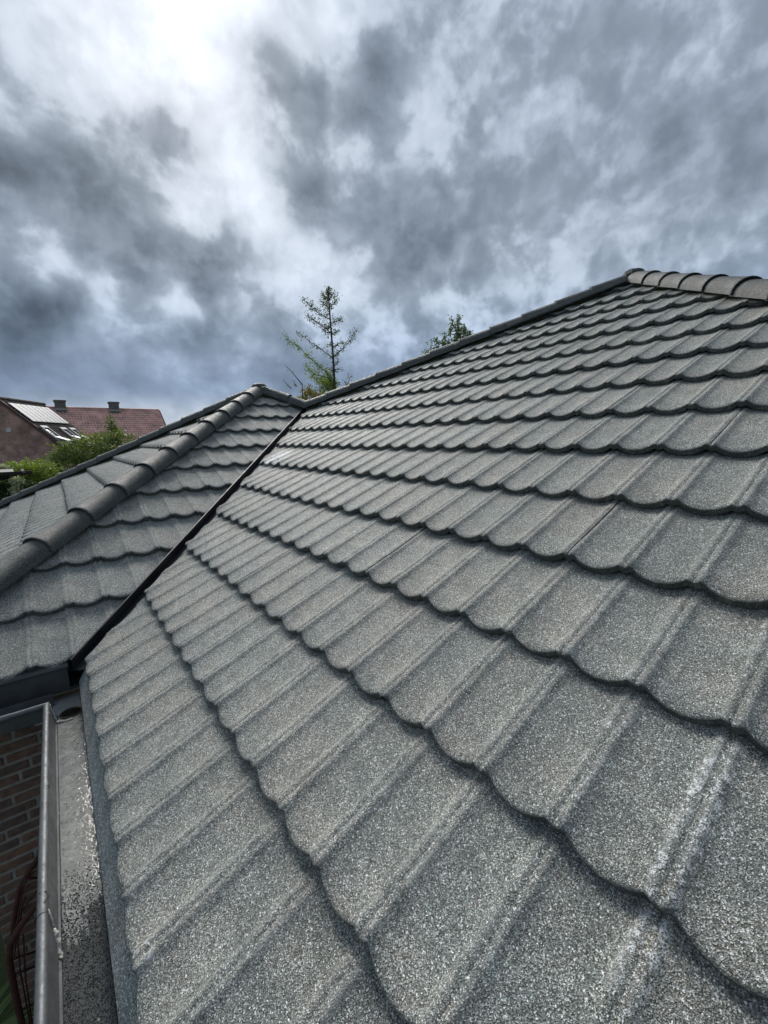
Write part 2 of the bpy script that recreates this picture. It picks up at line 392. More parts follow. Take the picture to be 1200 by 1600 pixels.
for idx, (vis, key, m, cut, tone) in enumerate(cand):
    vs, fs, uv = TV, TF, TUV
    if cut:
        bm = bmesh.new(); ul = bm.loops.layers.uv.new('UVMap')
        bv = [bm.verts.new(q) for q in TV]
        for q in TF:
            fc = bm.faces.new([bv[k] for k in q])
            for lp, k in zip(fc.loops, q): lp[ul].uv = TUV[k]
        mi = m.inverted()
        for p, n in cut:
            lp_, ln = mi @ p, (mi.to_3x3() @ n).normalized()
            bmesh.ops.bisect_plane(bm, geom=bm.verts[:]+bm.edges[:]+bm.faces[:], plane_co=lp_, plane_no=ln, clear_inner=True)
        if len(bm.faces) == 0: bm.free(); continue
        bm.verts.index_update(); vs = [q.co.copy() for q in bm.verts]; fs = [tuple(q.index for q in fc.verts) for fc in bm.faces]
        uv = [(0, 0)]*len(vs)
        for fc in bm.faces:
            for lp in fc.loops: uv[lp.vert.index] = tuple(lp[ul].uv)
        bm.free()
    if idx < 300:
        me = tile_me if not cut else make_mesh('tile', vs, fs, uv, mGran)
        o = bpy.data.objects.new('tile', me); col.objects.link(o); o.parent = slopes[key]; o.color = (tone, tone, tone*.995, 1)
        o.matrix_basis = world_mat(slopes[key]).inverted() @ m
    else:
        b0 = len(jv); jv += [m @ q for q in vs]; jf += [tuple(k+b0 for k in q) for q in fs]; juv += uv
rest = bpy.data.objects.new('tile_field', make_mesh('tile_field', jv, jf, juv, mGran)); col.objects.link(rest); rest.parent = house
bpy_inv(rest, house); rest['kind'] = 'stuff'

# ---- valley channel
def valley():
    a = Vector((-.05, Y0-.05, -.05*TT)); b_ = SAD + Vector((.02, .02, .02*TT)); d = (b_-a).normalized()
    side = Vector((1, -1, 0)).normalized(); upn = side.cross(d).normalized()
    if upn.z < 0: upn = -upn
    up1 = Vector((0, 0, 1))
    pf = [side*.16 + up1*.006, side*.026 - up1*.014, side*.020 - up1*.02, -side*.022 - up1*.02, -side*.026 + up1*.036, -side*.034 + up1*.038, -side*.046 - up1*.012, -side*.16 + up1*.004]
    MB().extrude(pf, a, b_).build('valley_channel', mValley, house)
valley()
# ---- hip caps
def cap_mesh():
    vs, fs = [], []; L = .415; n = 12
    secs = [(0, .108, 0), (0, .099, 0), (0, .108, 0), (.004, .1115, 0), (.018, .1115, 0), (.026, .1065, 0), (L*.5, .1025, 0), (L, .0965, 0)]
    for (y, r, _) in secs:
        for k in range(n+1):
            a = math.pi*(k/n); x = -math.cos(a)*r*.95; z = math.sin(a)*r*.86
            if k in (0, n): z = -.012
            vs.append((x, y, z))
    m = n+1
    for i in range(1, len(secs)-1):
        for k in range(n): fs.append((i*m+k, i*m+k+1, (i+1)*m+k+1, (i+1)*m+k))
    for k in range(n): fs.append((k, k+1, m+k+1, m+k))   # collar edge, seen from below
    me = bpy.data.meshes.new('hip_cap'); me.from_pydata(vs, [], fs); me.update()
    bm = bmesh.new(); bm.from_mesh(me); bmesh.ops.recalc_face_normals(bm, faces=bm.faces); bm.to_mesh(me); bm.free()
    me.polygons.foreach_set('use_smooth', [True]*len(me.polygons)); me.set_sharp_from_angle(angle=R(40)); me.materials.append(mCap)
    return me
cap_me = cap_mesh()
def caps(low, top, lift, start=0.0, stop=0.0):
    d = (top-low); L = d.length; d = d.normalized(); x = d.cross(Vector((0, 0, 1))).normalized(); z = x.cross(d)
    n = max(1, round((L-start-stop-.40)/.37)); step = (L-start-stop-.40)/n
    for i in range(n+1):
        t = start + i*step
        o = bpy.data.objects.new('hip_cap', cap_me); col.objects.link(o); o.parent = house
        rr = random.Random(int(t*1000)+int(L*77))
        mm = Matrix.Translation(low + d*t + Vector((0, 0, lift + .004))) @ Matrix((x, d, z)).transposed().to_4x4() @ Matrix.Rotation(R(-1.1) + rr.uniform(-.006, .006), 4, 'X') @ Matrix.Rotation(rr.uniform(-.012, .012), 4, 'Z')
        o.matrix_basis = world_mat(house).inverted() @ mm
LIFT = .018
caps(SAD - (APA-SAD).normalized()*.02, APA, LIFT, 0, .02)
caps(SAD - (APB-SAD).normalized()*.02, APB, LIFT, 0, .06)
caps(Vector((-2*M_, Y0, 0)), APB, LIFT, .06, .04)
caps(Vector((-2*M_, Y0+2*(S_+M_), 0)), APB, LIFT, .02, .08)
caps(Vector((0, YR, 0)), APA, LIFT, .05, .08)
def lump(name, c, rx, rz, mat, parent, seed=0, sub=2):
    bm = bmesh.new(); bmesh.ops.create_icosphere(bm, subdivisions=sub, radius=1)
    for v in bm.verts:
        k = 1 + .22*noise.noise(v.co*2.3 + Vector((seed, 0, 0))); v.co = Vector((v.co.x*rx*k, v.co.y*rx*k, v.co.z*rz*k)) + Vector(c)
    vs = [v.co.copy() for v in bm.verts]; fs = [tuple(q.index for q in f.verts) for f in bm.faces]; bm.free()
    return mesh_obj(name, vs, fs, mat, parent, True)
lump('apex_cap', APB + Vector((0, 0, .075)), .10, .045, mCap, house, 3, 3)
lump('apex_cap', APA + Vector((0, 0, .070)), .105, .055, mCap, house, 5, 3)
for a in range(5):
    an = a*.7 - 1.2; q = APB + Vector((.12*math.cos(an)*.9, -.12*abs(math.sin(an))-.02, .062-.012*a % .02))
    lump('sealant', q, .022, .009, mSeal, house, a)
# flashing strip beneath the upper caps of the long hip
dh = (APA-SAD).normalized(); sd_ = Vector((-1, -1, 0)).normalized()
a = APA - dh*1.35 + sd_*.115 + Vector((0, 0, .0)); b_ = APA - dh*.12 + sd_*.105 + Vector((0, 0, .0))
MB().extrude([Vector((0,0,.045)), sd_*.02 + Vector((0,0,.04)), sd_*.03 + Vector((0,0,.012)), Vector((0,0,.0))], a, b_, True, True).build('closure_strip', mCap, house)

# ---- eave trim of the main slope: coated drip edge running into the gutter
Ys, Yc = YR, Y0-.035
MB().extrude([Vector(q) for q in ((.05,0,-.012), (.006,0,-.024), (-.006,0,-.032), (-.050,0,-.118), (-.050,0,-.125), (-.044,0,-.125))], (0, Ys, 0), (0, Yc, 0)).build('eave_drip_edge', mEave, house)
# side slope: plain dark fascia board
MB().box((-M_-.045, Y0-.012, -.085), (2*M_-.09+.0, .022, .125)).build('fascia', mFascia, house)
MB().extrude([Vector(q) for q in ((0,.03,.0), (0,-.022,-.008), (0,-.030,-.022), (0,-.027,-.030))], (-2*M_, Y0, 0), (-.085, Y0, 0)).build('eave_drip_edge', mFascia, house)
# ---- gutters
gut = bpy.data.objects.new('gutter', None); link(gut, house); gut.matrix_basis = world_mat(house).inverted()
XB, ZB, ZF = -.183, -.118, -.202      # bead centre, floor height
YB = Y0 + XB
def gut_run(a, b_, axis, outer_only=False):
    A = Vector((1,0,0)) if axis == 'Y' else Vector((0,1,0))
    pf = [A*(-.052) + Vector((0,0,-.13)), A*(-.046) + Vector((0,0,ZF)), A*(-.150) + Vector((0,0,ZF)), A*(-.159) + Vector((0,0,ZF+.006)), A*(-.171) + Vector((0,0,ZB-.004))]
    MB().extrude(pf, a, b_).build('gutter_trough', mZinc, gut)
    MB().extrude([A*(-.0465) + Vector((0,0,ZF+.0007)), A*(-.153) + Vector((0,0,ZF+.0007))], a, b_).build('gutter_floor', mZincFloor, gut)
    pf2 = [A*(-.174) + Vector((0,0,ZB-.01)), A*(-.163) + Vector((0,0,ZF-.003)), A*(-.044) + Vector((0,0,ZF-.004))]
    MB().extrude(pf2, a, b_).build('gutter_outer_face', mZinc, gut)
gut_run((0, Ys-.1, 0), (0, YB+.02, 0), 'Y'); gut_run((-2*M_-.1, Y0, 0), (XB+.02, Y0, 0), 'X')
MB().box(((XB+.02)/2-.03, (YB+Y0)/2+.02, ZF-.0035), (-(XB)+.07, Y0-YB+.03, .003)).build('gutter_corner_floor', mZincFloor, gut)
MB().tube([(XB, y, ZB) for y in (Ys-.1, .3, 1.31)], .0125, 14).build('gutter_bead', mZinc, gut, True, 40)
MB().tube([(XB-.0005, y, ZB+.001) for y in (1.295, 1.9, YB)], .0128, 14).build('gutter_bead', mZinc, gut, True, 40)
MB().tube([(x, YB, ZB+.0005) for x in (-2*M_-.1, -.5, XB)], .0122, 14).build('gutter_bead', mZinc, gut, True, 40)
for y in (1.84, 2.36): MB().tube([(XB, y-.012, ZB), (XB, y+.012, ZB)], .0142, 14).build('bead_sleeve', mZinc, gut, True, 40)
MB().tube([(XB-.16-.03, YB, ZB), (XB-.16+.03, YB, ZB)], .0138, 14).build('bead_sleeve', mZinc, gut, True, 40)
# sealant at the joints
rs = random.Random(9)
def bead_of_sealant(pts, r):
    P = []
    for a, b_ in zip(pts, pts[1:]):
        for k in range(5): P.append(Vector(a).lerp(Vector(b_), k/5) + Vector((rs.uniform(-1,1), rs.uniform(-1,1), rs.uniform(-.4,.4)))*r*.35)
    MB().tube(P, [r*rs.uniform(.55, 1.25) for _ in P], 7).build('sealant', mSeal, gut, True)
bead_of_sealant([(-.172,1.31,ZB), (-.168,1.295,ZB-.014), (-.163,1.28,ZB-.04)], .0032)
bead_of_sealant([(-.163,1.28,ZB-.04), (-.160,1.262,ZB-.06), (-.156,1.235,ZF+.004), (-.154,1.22,ZF+.003)], .0065)
bead_of_sealant([(XB-.008,YB-.004,ZB+.011), (XB+.008,YB-.002,ZB+.011), (XB+.014,YB-.012,ZB-.012), (XB+.022,YB-.026,ZB-.045), (XB+.030,YB-.042,ZF+.004)], .0034)
bead_of_sealant([(XB+.030,YB-.042,ZF+.004), (XB+.05,YB-.048,ZF+.003), (XB+.075,YB-.055,ZF+.003), (XB+.10,YB-.05,ZF+.002)], .007)
# outlet
oc = Vector((-.098, YB+.01, ZF+.002))
MB().tube([oc + Vector((math.cos(k*.2618)*.043, math.sin(k*.2618)*.043, .001)) for k in range(25)], .0035, 6, False).build('outlet_rim', simple('rusted_rim', (.10,.055,.03), .7), gut, True)
MB().add([oc] + [oc + Vector((math.cos(k*.2618)*.042, math.sin(k*.2618)*.042, -.0005)) for k in range(24)], [(0, k+1, (k+1) % 24+1) for k in range(24)]).build('outlet', mBlack, gut)
# wire bracket and stray cable
MB().tube([(XB-.013, 1.36, ZB-.004), (XB-.006, 1.362, ZB+.013), (XB+.008, 1.36, ZB+.012), (XB+.012, 1.345, ZB+.004), (XB+.006, 1.325, ZB+.013), (XB-.010, 1.315, ZB+.009), (XB-.02, 1.31, ZB-.02)], .0013, 6).build('gutter_bracket', mBlack, gut, True)

# ---- water and grit lying in the trough
mW, t, b, o = newmat('wet_film'); pos = t.add('ShaderNodeNewGeometry').outputs['Position']
bp = t.add('ShaderNodeBump', {'Strength': .2, 'Distance': .004, 'Height': t.noise(pos, 45, 3)}).outputs[0]
fr = t.add('ShaderNodeFresnel', {'IOR': 1.34, 'Normal': bp}).outputs[0]
t.l.new(t.add('ShaderNodeMixShader', {0: fr, 1: t.add('ShaderNodeBsdfTransparent', {'Color': (.86,.86,.83,1)}).outputs[0], 2: t.add('ShaderNodeBsdfGlossy', {'Roughness': .04, 'Normal': bp}).outputs[0]}).outputs[0], o.inputs[0])
def film():
    vs, fs = [], []; n = 60; ys = Ys
    for i in range(n+1):
        y = ys + (YB+.03-ys)*i/n; wv_ = .0015*noise.noise(Vector((y*14, 0, 0)))
        vs += [(-.1535+wv_, y, ZF+.0026), (-.0475, y, ZF+.0026)]
    for i in range(n): fs.append((2*i, 2*i+1, 2*i+3, 2*i+2))
    o = mesh_obj('water', vs, fs, mW); tag(o, kind='structure', label='shallow rainwater standing in the zinc gutter')
film()
def grit():
    vs, fs = [], []; rg = random.Random(4)
    def put(x, y, r):
        b0 = len(vs); h = r*rg.uniform(.5, .9); a = rg.uniform(0, 6.28)
        for k in range(4): vs.append((x+math.cos(a+k*1.571)*r*rg.uniform(.7,1.2), y+math.sin(a+k*1.571)*r*rg.uniform(.7,1.2), ZF+.001+h*.3))
        vs.append((x, y, ZF+.001+h*1.6))
        for k in range(4): fs.append((b0+k, b0+(k+1) % 4, b0+4))
    n = 0
    while n < 15000:
        y = rg.uniform(.3, 2.44); x = rg.uniform(-.156, -.046)
        dens = 1.0 if y < 1.30 else max(0, 1-(y-1.30)/.22)
        dens = max(dens, .020 + .05*max(0, (y-1.9)/.5)*(x > -.1))
        if y > 1.3 and x > -.062: dens = max(dens, .16)
        dens *= .8+.5*noise.noise(Vector((x*40, y*16, 2)))
        if rg.random() < dens: put(x, y, rg.uniform(.0008, .0021)); n += 1
        elif rg.random() < .02: n += 1
    for _ in range(60):
        x, y = rg.uniform(-.15, -.05), rg.uniform(.55, 1.3)
        if noise.noise(Vector((x*20, y*9, 7))) > .05: put(x, y, rg.uniform(.003, .0065))
    m, t, b, o = newmat('roof_grit'); ri = t.add('ShaderNodeNewGeometry').outputs['Random Per Island']
    setin(t, b, 'Base Color', t.ramp(ri, [(0, (.035,.035,.035)), (.5, (.10,.10,.098)), (.85, (.17,.17,.168)), (.97, (.28,.28,.27)), (1, (.4,.4,.39))])); b.inputs['Roughness'].default_value = .85; b.inputs['Specular IOR Level'].default_value = .2
    o = mesh_obj('grit', vs, fs, m); tag(o, kind='stuff', label='dark washed-off roof grit and moss lying in the zinc gutter', cat='grit')
grit()
# damp silt under the grit
m, t, b, o = newmat('damp_silt'); pos = t.add('ShaderNodeNewGeometry').outputs['Position']
setin(t, b, 'Base Color', t.ramp(t.noise(pos, 190, 4, .7), [(.35, (.15,.15,.15)), (.55, (.25,.25,.248)), (.7, (.36,.36,.355))])); b.inputs['Roughness'].default_value = .35
setin(t, b, 'Normal', t.add('ShaderNodeBump', {'Strength': .8, 'Distance': .003, 'Height': t.noise(pos, 170, 4, .7)}).outputs[0])
vs, fs = [], []; NX, NY = 18, 240; ys_ = .30
for i in range(NY+1):
    for k in range(NX+1): vs.append((-.153 + .106*k/NX, ys_ + (1.62-ys_)*i/NY, ZF+.0012+.0008*noise.noise(Vector((k*.4, i*.3, 1)))))
for i in range(NY):
    for k in range(NX):
        y = ys_ + (1.62-ys_)*(i+.5)/NY; x = k/NX
        edge = 1.30 + .16*noise.noise(Vector((x*2.2, y*7, 3))) + .10*noise.noise(Vector((x*9, y*40, 5))) + .10*(x-.5)
        if y < edge: a_ = i*(NX+1)+k; fs.append((a_, a_+1, a_+NX+2, a_+NX+1))
tag(mesh_obj('silt', vs, fs, m), kind='stuff', label='damp dark silt bed in the near end of the gutter')

# ---- walls
OV = .30
XW = -.58; YW = Y0+OV
mWallFar = brick_tex('house_brickwork', (.26,.12,.08), (.21,.11,.08), (.2,.185,.17))
def quad_wall(name, pts, mat, parent, uvs): 
    o = mesh_obj(name, pts, [(0,1,2,3)], mat, parent); l = o.data.uv_layers.new(name='UVMap')
    for lp in o.data.loops: l.data[lp.index].uv = uvs[lp.vertex_index]
    return o
wallB = mesh_obj('wall', [(XW+.006, YW+.0, GZ), (OV, YW+.0, GZ), (OV, YW+.0, -.2), (XW+.006, YW+.0, -.2), (XW+.006, Y0+2*(S_+M_)-OV, GZ), (XW+.006, Y0+2*(S_+M_)-OV, -.2)], [(0,1,2,3), (4,0,3,5)], mMortar, house)
quad_wall('wall', [(OV, YW, GZ), (OV, YR+OV, GZ), (OV, YR+OV, -.2), (OV, YW, -.2)], mWallFar, house, [(0,0),(8,0),(8,2.4),(0,2.4)])
deck_s = MB().box(((-2*M_+0)/2-.0, Y0+OV/2+.005, -.16), (2*M_-.02, OV-.01, .015)).build('soffit', mFascia, house)
brick_me = []
for mb in mBricks:
    bm = bmesh.new(); bmesh.ops.create_cube(bm, size=1)
    for v in bm.verts: v.co = Vector((v.co.x*.192, v.co.y*.05, v.co.z*.0475))
    bmesh.ops.bevel(bm, geom=bm.edges[:], offset=.004, segments=1, affect='EDGES')
    me = bpy.data.meshes.new('brick'); bm.to_mesh(me); bm.free(); me.materials.append(mb); brick_me.append(me)
iw = world_mat(wallB).inverted(); rb = random.Random(3)
for j in range(37):
    z = -.215 - j*.0645
    if z < GZ+.02: break
    off = (0, .104, .05, .156)[j % 4]
    for i in range(5):
        x = XW + .098 + i*.208 - (off if i or off < .06 else off)
        x0, x1 = x-.098, x+.098
        if x1 < XW+.03 or x0 > -.05: continue
        sc_x = 1.0
        if x0 < XW: sc_x = (x1-XW)/.196; x = (XW+x1)/2
        o = bpy.data.objects.new('brick', rb.choice(brick_me)); col.objects.link(o); o.parent = wallB
        o.matrix_basis = iw @ Matrix.Translation((x, YW+.018+rb.uniform(-.002, .0025), z+rb.uniform(-.0015, .0015))) @ Matrix.Diagonal((sc_x, 1, 1, 1)) @ Matrix.Rotation(rb.uniform(-.008, .008), 4, 'Y')
    # quoin end seen along the return wall
    for i in range(2):
        o = bpy.data.objects.new('brick', rb.choice(brick_me)); col.objects.link(o); o.parent = wallB
        o.matrix_basis = iw @ Matrix.Translation((XW+.018-.0, YW+.15+i*.21+(.1 if j % 2 else 0), z)) @ Matrix.Rotation(R(90), 4, 'Z')

# ------------------------------------------------------------------ ground
mG, t, b, o = newmat('lawn'); pos = t.add('ShaderNodeNewGeometry').outputs['Position']
setin(t, b, 'Base Color', t.mix(t.noise(pos, .6, 5), t.ramp(t.noise(pos, 60, 3), [(.3, (.025,.04,.012)), (.7, (.07,.10,.03))]), (.05, .07, .025))); b.inputs['Roughness'].default_value = .9
tag(mesh_obj('ground', [(-1500,-1500,GZ),(1500,-1500,GZ),(1500,1500,GZ),(-1500,1500,GZ)], [(0,1,2,3)], mG), kind='structure', label='green garden lawn around the houses')

# ------------------------------------------------------------------ plants
fYel = foliage('leaf_yellow_green', (0.104,0.160,0.034), (0.281,0.338,0.066)); fMid = foliage('leaf_green', (0.059,0.109,0.030), (0.151,0.218,0.050)); fDark = foliage('leaf_dark', (0.019,0.042,0.017), (0.054,0.084,0.026), .25)
fOli = foliage('leaf_olive', (0.098,0.137,0.049), (0.215,0.234,0.088)); fBirch = foliage('leaf_birch', (0.097,0.137,0.081), (0.192,0.246,0.137), .3); fCream = foliage('blossom_cream', (.38,.39,.27), (.6,.6,.45), .2)
fRusty = foliage('leaf_russet', (0.176,0.137,0.049), (0.293,0.234,0.078)); mBark = simple('bark', (.06,.048,.04), .9, 0, .4, 6, .5, 30)
def leaves(mb, c, n, r, size, rg, flat=1.0, aspect=.45, droop=0):
    for _ in range(n):
        while True:
            q = Vector((rg.uniform(-1,1), rg.uniform(-1,1), rg.uniform(-1,1)))
            if q.length < 1: break
        p = Vector(c) + Vector((q.x*r, q.y*r, q.z*r*flat)); leaf(mb, p, size*rg.uniform(.6, 1.3), rg, aspect, droop)
def leaf(mb, p, s, rg, aspect=.45, droop=0):
    d = Vector((rg.gauss(0,1), rg.gauss(0,1), rg.gauss(0,.8)-droop)).normalized(); x = d.orthogonal().normalized()
    x = (Matrix.Rotation(rg.uniform(0, 6.28), 3, d) @ x)*s*aspect*.5
    mb.add([p, p+d*s*.5+x, p+d*s, p+d*s*.5-x], [(0,1,2,3)])
def bush(name, label, cat, base, crowns, mat, leafsize, n, seed, stems=5, aspect=.45, group=None, shell=.55):
    """crowns: list of (centre, radii); leaves sit in clumps through the outer shell"""
    rg = random.Random(seed); root = empty(name, base, label=label, cat=cat, group=group); mb = MB(); tw = MB(); base = Vector(base)
    tot = sum(r[0]*r[1]*r[2] for c, r in crowns)
    for c, r in crowns:
        c = Vector(c); k = max(8, int(n/14*(r[0]*r[1]*r[2])/tot))
        for _ in range(k):
            d = Vector((rg.gauss(0,1), rg.gauss(0,1), rg.gauss(0,1))).normalized(); rad = rg.uniform(shell, 1.04)
            rad *= 1 + .22*noise.noise(d*2.2 + Vector((seed, 0, 0)))
            p = c + Vector((d.x*r[0], d.y*r[1], d.z*r[2]))*rad
            leaves(mb, p, 14, leafsize*1.5, leafsize, rg, aspect=aspect)
        for _ in range(stems):
            d = Vector((rg.gauss(0,1), rg.gauss(0,1), abs(rg.gauss(0,1)))).normalized(); e = c + Vector((d.x*r[0], d.y*r[1], d.z*r[2]))*.85
            tw.tube([base, base.lerp(e, .5) + Vector((rg.uniform(-.1,.1), rg.uniform(-.1,.1), .1)), e], [.035, .02, .006], 5)
    mb.build('crown', mat, root); tw.build('stem', mBark, root); return root
def gnd(px, D):
    q = at(px, 700, D); return Vector((q.x, q.y, GZ))
def ell(px, py, D, rx, rz): 
    c = at(px, py, D); s = D/F; return (c, (rx*s, rx*s, rz*s))
bush('shrub', 'large olive green shrub behind the far hip, below the red tiled roof', 'shrub', gnd(140, 15), [ell(120,735,15,42,42), ell(150,708,15,42,30), ell(188,700,15.6,30,26), ell(100,705,14.6,22,16), ell(165,692,15.4,22,16)], fOli, .11, 9000, 11)
bush('sapling', 'slim pointed olive conifer tip rising in front of the red tiled roof', 'tree', gnd(176, 16), [ell(177,690,16,13,14), ell(175,674,16,8,14), ell(173,659,16,4,10)], fOli, .10, 1500, 12, 3)
bush('shrub', 'russet tipped shrub against the dark roof with the roof windows', 'shrub', gnd(150, 17), [ell(150,692,17,18,12), ell(140,700,17,14,10)], fRusty, .10, 1600, 19, 3)
bush('conifer_hedge', 'bright yellow green feathery conifer beside the dark garden shelter', 'shrub', gnd(50, 13), [ell(48,752,13,32,28), ell(25,738,12.6,20,13), ell(66,742,13,20,20), ell(38,726,13,10,6)], fYel, .12, 6000, 13, 4, .28)
bush('shrub', 'dark green shrub in the shade under the garden shelter', 'shrub', gnd(20, 11.4), [ell(10,780,11.4,30,26), ell(45,775,11.6,24,20)], fDark, .10, 3500, 14, 4)
rt_ = bush('flowering_shrub', 'cream flowering shrub right of the dark shelter post', 'shrub', gnd(27, 10.9), [ell(24,752,10.9,6,5), ell(22,766,10.9,5,6), ell(30,750,11,4,3)], fCream, .045, 700, 15, 2, .9)
bush('flowering_shrub', 'pale blossom heads above the shelter roof at the left edge', 'shrub', gnd(-2, 12.2), [ell(0,732,12.2,9,6), ell(5,735,12.2,6,3)], fCream, .06, 600, 16, 2, .9)

# sparse conifer behind the saddle
def tree_from_lines(name, label, base, trunk, branches, mats, D, seed, lsize, dens, droop=0):
    rg = random.Random(seed); root = empty(name, base, label=label, cat='tree'); tw = MB(); lf = [MB(), MB()]
    fh = Vector((math.sin(YAW), math.cos(YAW), 0))
    tp = [Vector(base)] + [at(x, y, D) for x, y in trunk]; n = len(tp)
    tw.tube(tp, [.05 if n > 5 else .012] + [(.042 if n > 5 else .008)*(1-i/(n-1))+.008 for i in range(n-1)], 7).build('trunk', mBark, root, True); tw = MB()
    for bi, (pts, dens_k, fat, mi) in enumerate(branches):
        dz = rg.uniform(-.55, .55)
        P = [at(x, y, D) + fh*dz*(i/(len(pts)-1))*((Vector(pts[-1])-Vector(pts[0])).length/F*D) for i, (x, y) in enumerate(pts)]
        tw.tube(P, [.016*(1-.8*i/(len(P)-1)) for i in range(len(P))], 5)
        for i in range(len(P)-1):
            seg = (P[i+1]-P[i]); L = seg.length; k = int(L*dens*dens_k)
            for _ in range(k):
                tt_ = rg.random(); c = P[i] + seg*tt_; off = Vector((rg.gauss(0,1), rg.gauss(0,1), rg.gauss(0,1)))*fat*D/F*.55
                e = c + off
                if rg.random() < .35: tw.tube([c, e], [.004, .002], 3, False)
                for _ in range(3): leaf(lf[mi], e + Vector((rg.gauss(0,1), rg.gauss(0,1), rg.gauss(0,1)))*.03, lsize*rg.uniform(.6, 1.3), rg, .5, droop)
    tw.build('branch', mBark, root)
    for m_, l in zip(mats, lf):
        if l.v: l.build('crown', m_, root)
    return root
def z5(x, y): return (440+x/8, 440+y/8)
larch = [([z5(*q) for q in pts], k, fat, mi) for pts, k, fat, mi in [
 ([(640,1220),(520,1100),(390,990),(250,860),(80,745)], 1.0, 5, 1), ([(650,1260),(560,1200),(440,1180),(330,1080)], 1.3, 8, 1), ([(655,1300),(520,1260),(420,1220),(350,1130)], 1.4, 8, 1),
 ([(640,950),(540,890),(400,800),(250,685)], .6, 4, 0), ([(640,945),(720,890),(800,830),(880,760),(940,650)], .8, 5, 0), ([(635,830),(700,770),(775,720)], .6, 3, 0), ([(630,790),(560,775)], 1, 4, 0),
 ([(615,640),(520,570),(420,520),(320,430)], 1.1, 5, 0), ([(620,670),(680,630),(730,610)], 1, 4, 0), ([(610,640),(560,640),(520,630)], 1.2, 4, 0),
 ([(605,530),(680,490),(770,440)], 1, 4, 0), ([(600,470),(480,410),(380,330),(270,230)], 1.3, 6, 0), ([(600,330),(540,290),(480,245)], 1.4, 5, 0), ([(600,320),(660,280),(715,215)], 1.3, 5, 0),
 ([(590,240),(540,200),(510,130)], 1.4, 4, 0), ([(592,220),(630,170),(650,135)], 1.5, 4, 0), ([(585,200),(583,120),(582,60)], 2.2, 3, 0), ([(640,1080),(700,1000),(690,960)], .5, 3, 0), ([(650,1100),(720,1100),(770,1120)], .4, 3, 0),
 ([(660,1350),(600,1290),(520,1330),(480,1380)], 1.6, 10, 1), ([(600,380),(560,360)], 2, 4, 0), ([(610,560),(570,580),(540,570)], 1.4, 4, 0), ([(660,1270),(700,1280),(750,1300)], .3, 3, 0), ([(655,1150),(600,1080),(570,1060)], .7, 4, 0), ([(655,1320),(580,1180),(530,1150)], 1.0, 8, 1)]]
tree_from_lines('conifer_tree', 'tall sparse young conifer with bare trunk rising behind the roof saddle', gnd(531, 14), [z5(690,1500), z5(665,1330), z5(645,950), z5(620,620), z5(598,330), z5(583,70)], larch, [foliage('needle_grey_green', (0.066,0.085,0.047), (0.132,0.161,0.066), .3), fYel], 14, 21, .060, 98)
bush('shrub', 'rounded golden green shrub at the foot of the sparse conifer', 'shrub', gnd(488, 13), [ell(484,624,13,17,17), ell(500,630,13,14,12), ell(470,630,13,9,8)], fRusty, .08, 2200, 23, 4)
bush('shrub', 'light green leafy shrub hugging the conifer trunk behind the saddle', 'shrub', gnd(512, 14.5), [ell(514,612,14.5,12,14), ell(506,598,14.5,9,9), ell(520,600,14.5,8,10)], fYel, .09, 900, 24, 3)
tw_ = [([z5(*q) for q in pts], k, f_, 0) for pts, k, f_ in [([(260,1290),(200,1210),(130,1120),(75,1065)], .3, 2), ([(120,1335),(80,1300),(45,1255)], .7, 4), ([(190,1310),(160,1280),(150,1240)], .7, 3), ([(780,1320),(830,1260),(855,1170)], 1.0, 4), ([(810,1330),(800,1260),(780,1240)], 1, 4), ([(1050,1240),(1100,1200),(1118,1180)], .6, 3)]]
tree_from_lines('twiggy_sapling', 'thin nearly bare twigs poking above the hip caps beside the conifer', gnd(480, 12), [z5(260,1420), z5(262,1340), z5(255,1280)], tw_, [fOli, fYel], 12, 31, .05, 45)
def z3(x, y): return (640+x/4.615, 470+y/4.615)
birch = [([z3(*q) for q in pts], k, f_, 0) for pts, k, f_ in [([(380,330),(350,220),(345,160),(355,105)], 1.5, 3.0), ([(350,230),(310,180),(295,140)], 1.6, 3), ([(370,300),(400,210),(400,165)], 1.8, 4), ([(390,290),(430,220),(435,205)], 1.8, 4), ([(350,230),(330,250),(320,300)], 2, 4), ([(300,330),(250,280),(235,240)], 1.6, 4),
 ([(260,340),(210,290),(180,260)], 1.8, 5), ([(230,360),(180,320),(150,330)], 2, 5), ([(200,380),(150,360),(115,380)], 2, 5), ([(380,300),(340,290),(300,300)], 2, 5), ([(420,320),(430,260),(425,240)], 2, 4), ([(360,190),(385,190),(395,240)], 1.6, 4), ([(300,170),(292,210),(300,240)], 1.6, 3)]]
tree_from_lines('birch_tree', 'small drooping leafed treetop peeping over the long left hip', gnd(712, 16), [z3(400,480), z3(390,360), z3(375,280), z3(352,180)], birch, [fBirch, fYel], 16, 41, .095, 46, 1.2)
# strap-leaved plant by the house corner
def strap_plant(x, y, seed, n, h):
    rg = random.Random(seed); root = empty('strap_leaf_plant', (x, y, GZ), label='bright green strap leaved plant at the foot of the brick corner', cat='plant')
    for _ in range(n):
        a = rg.uniform(0, 6.28); L = h*rg.uniform(.6, 1.1); wd_ = rg.uniform(.018, .035); d = Vector((math.cos(a), math.sin(a), 0)); s = Vector((-d.y, d.x, 0))
        mb = MB(); pts = []
        for i in range(6):
            q = i/5; c = Vector((x, y, GZ)) + d*(L*.75*q**1.4) + Vector((0, 0, L*(1.25*q - .75*q*q))); ww = wd_*(1-q**2.5)+.001
            pts += [c - s*ww, c + Vector((0,0,-.006)), c + s*ww]
        mb.add(pts, [f for i in range(5) for f in ((3*i, 3*i+1, 3*i+4, 3*i+3), (3*i+1, 3*i+2, 3*i+5, 3*i+4))]).build('leaf', fMid, root, True)
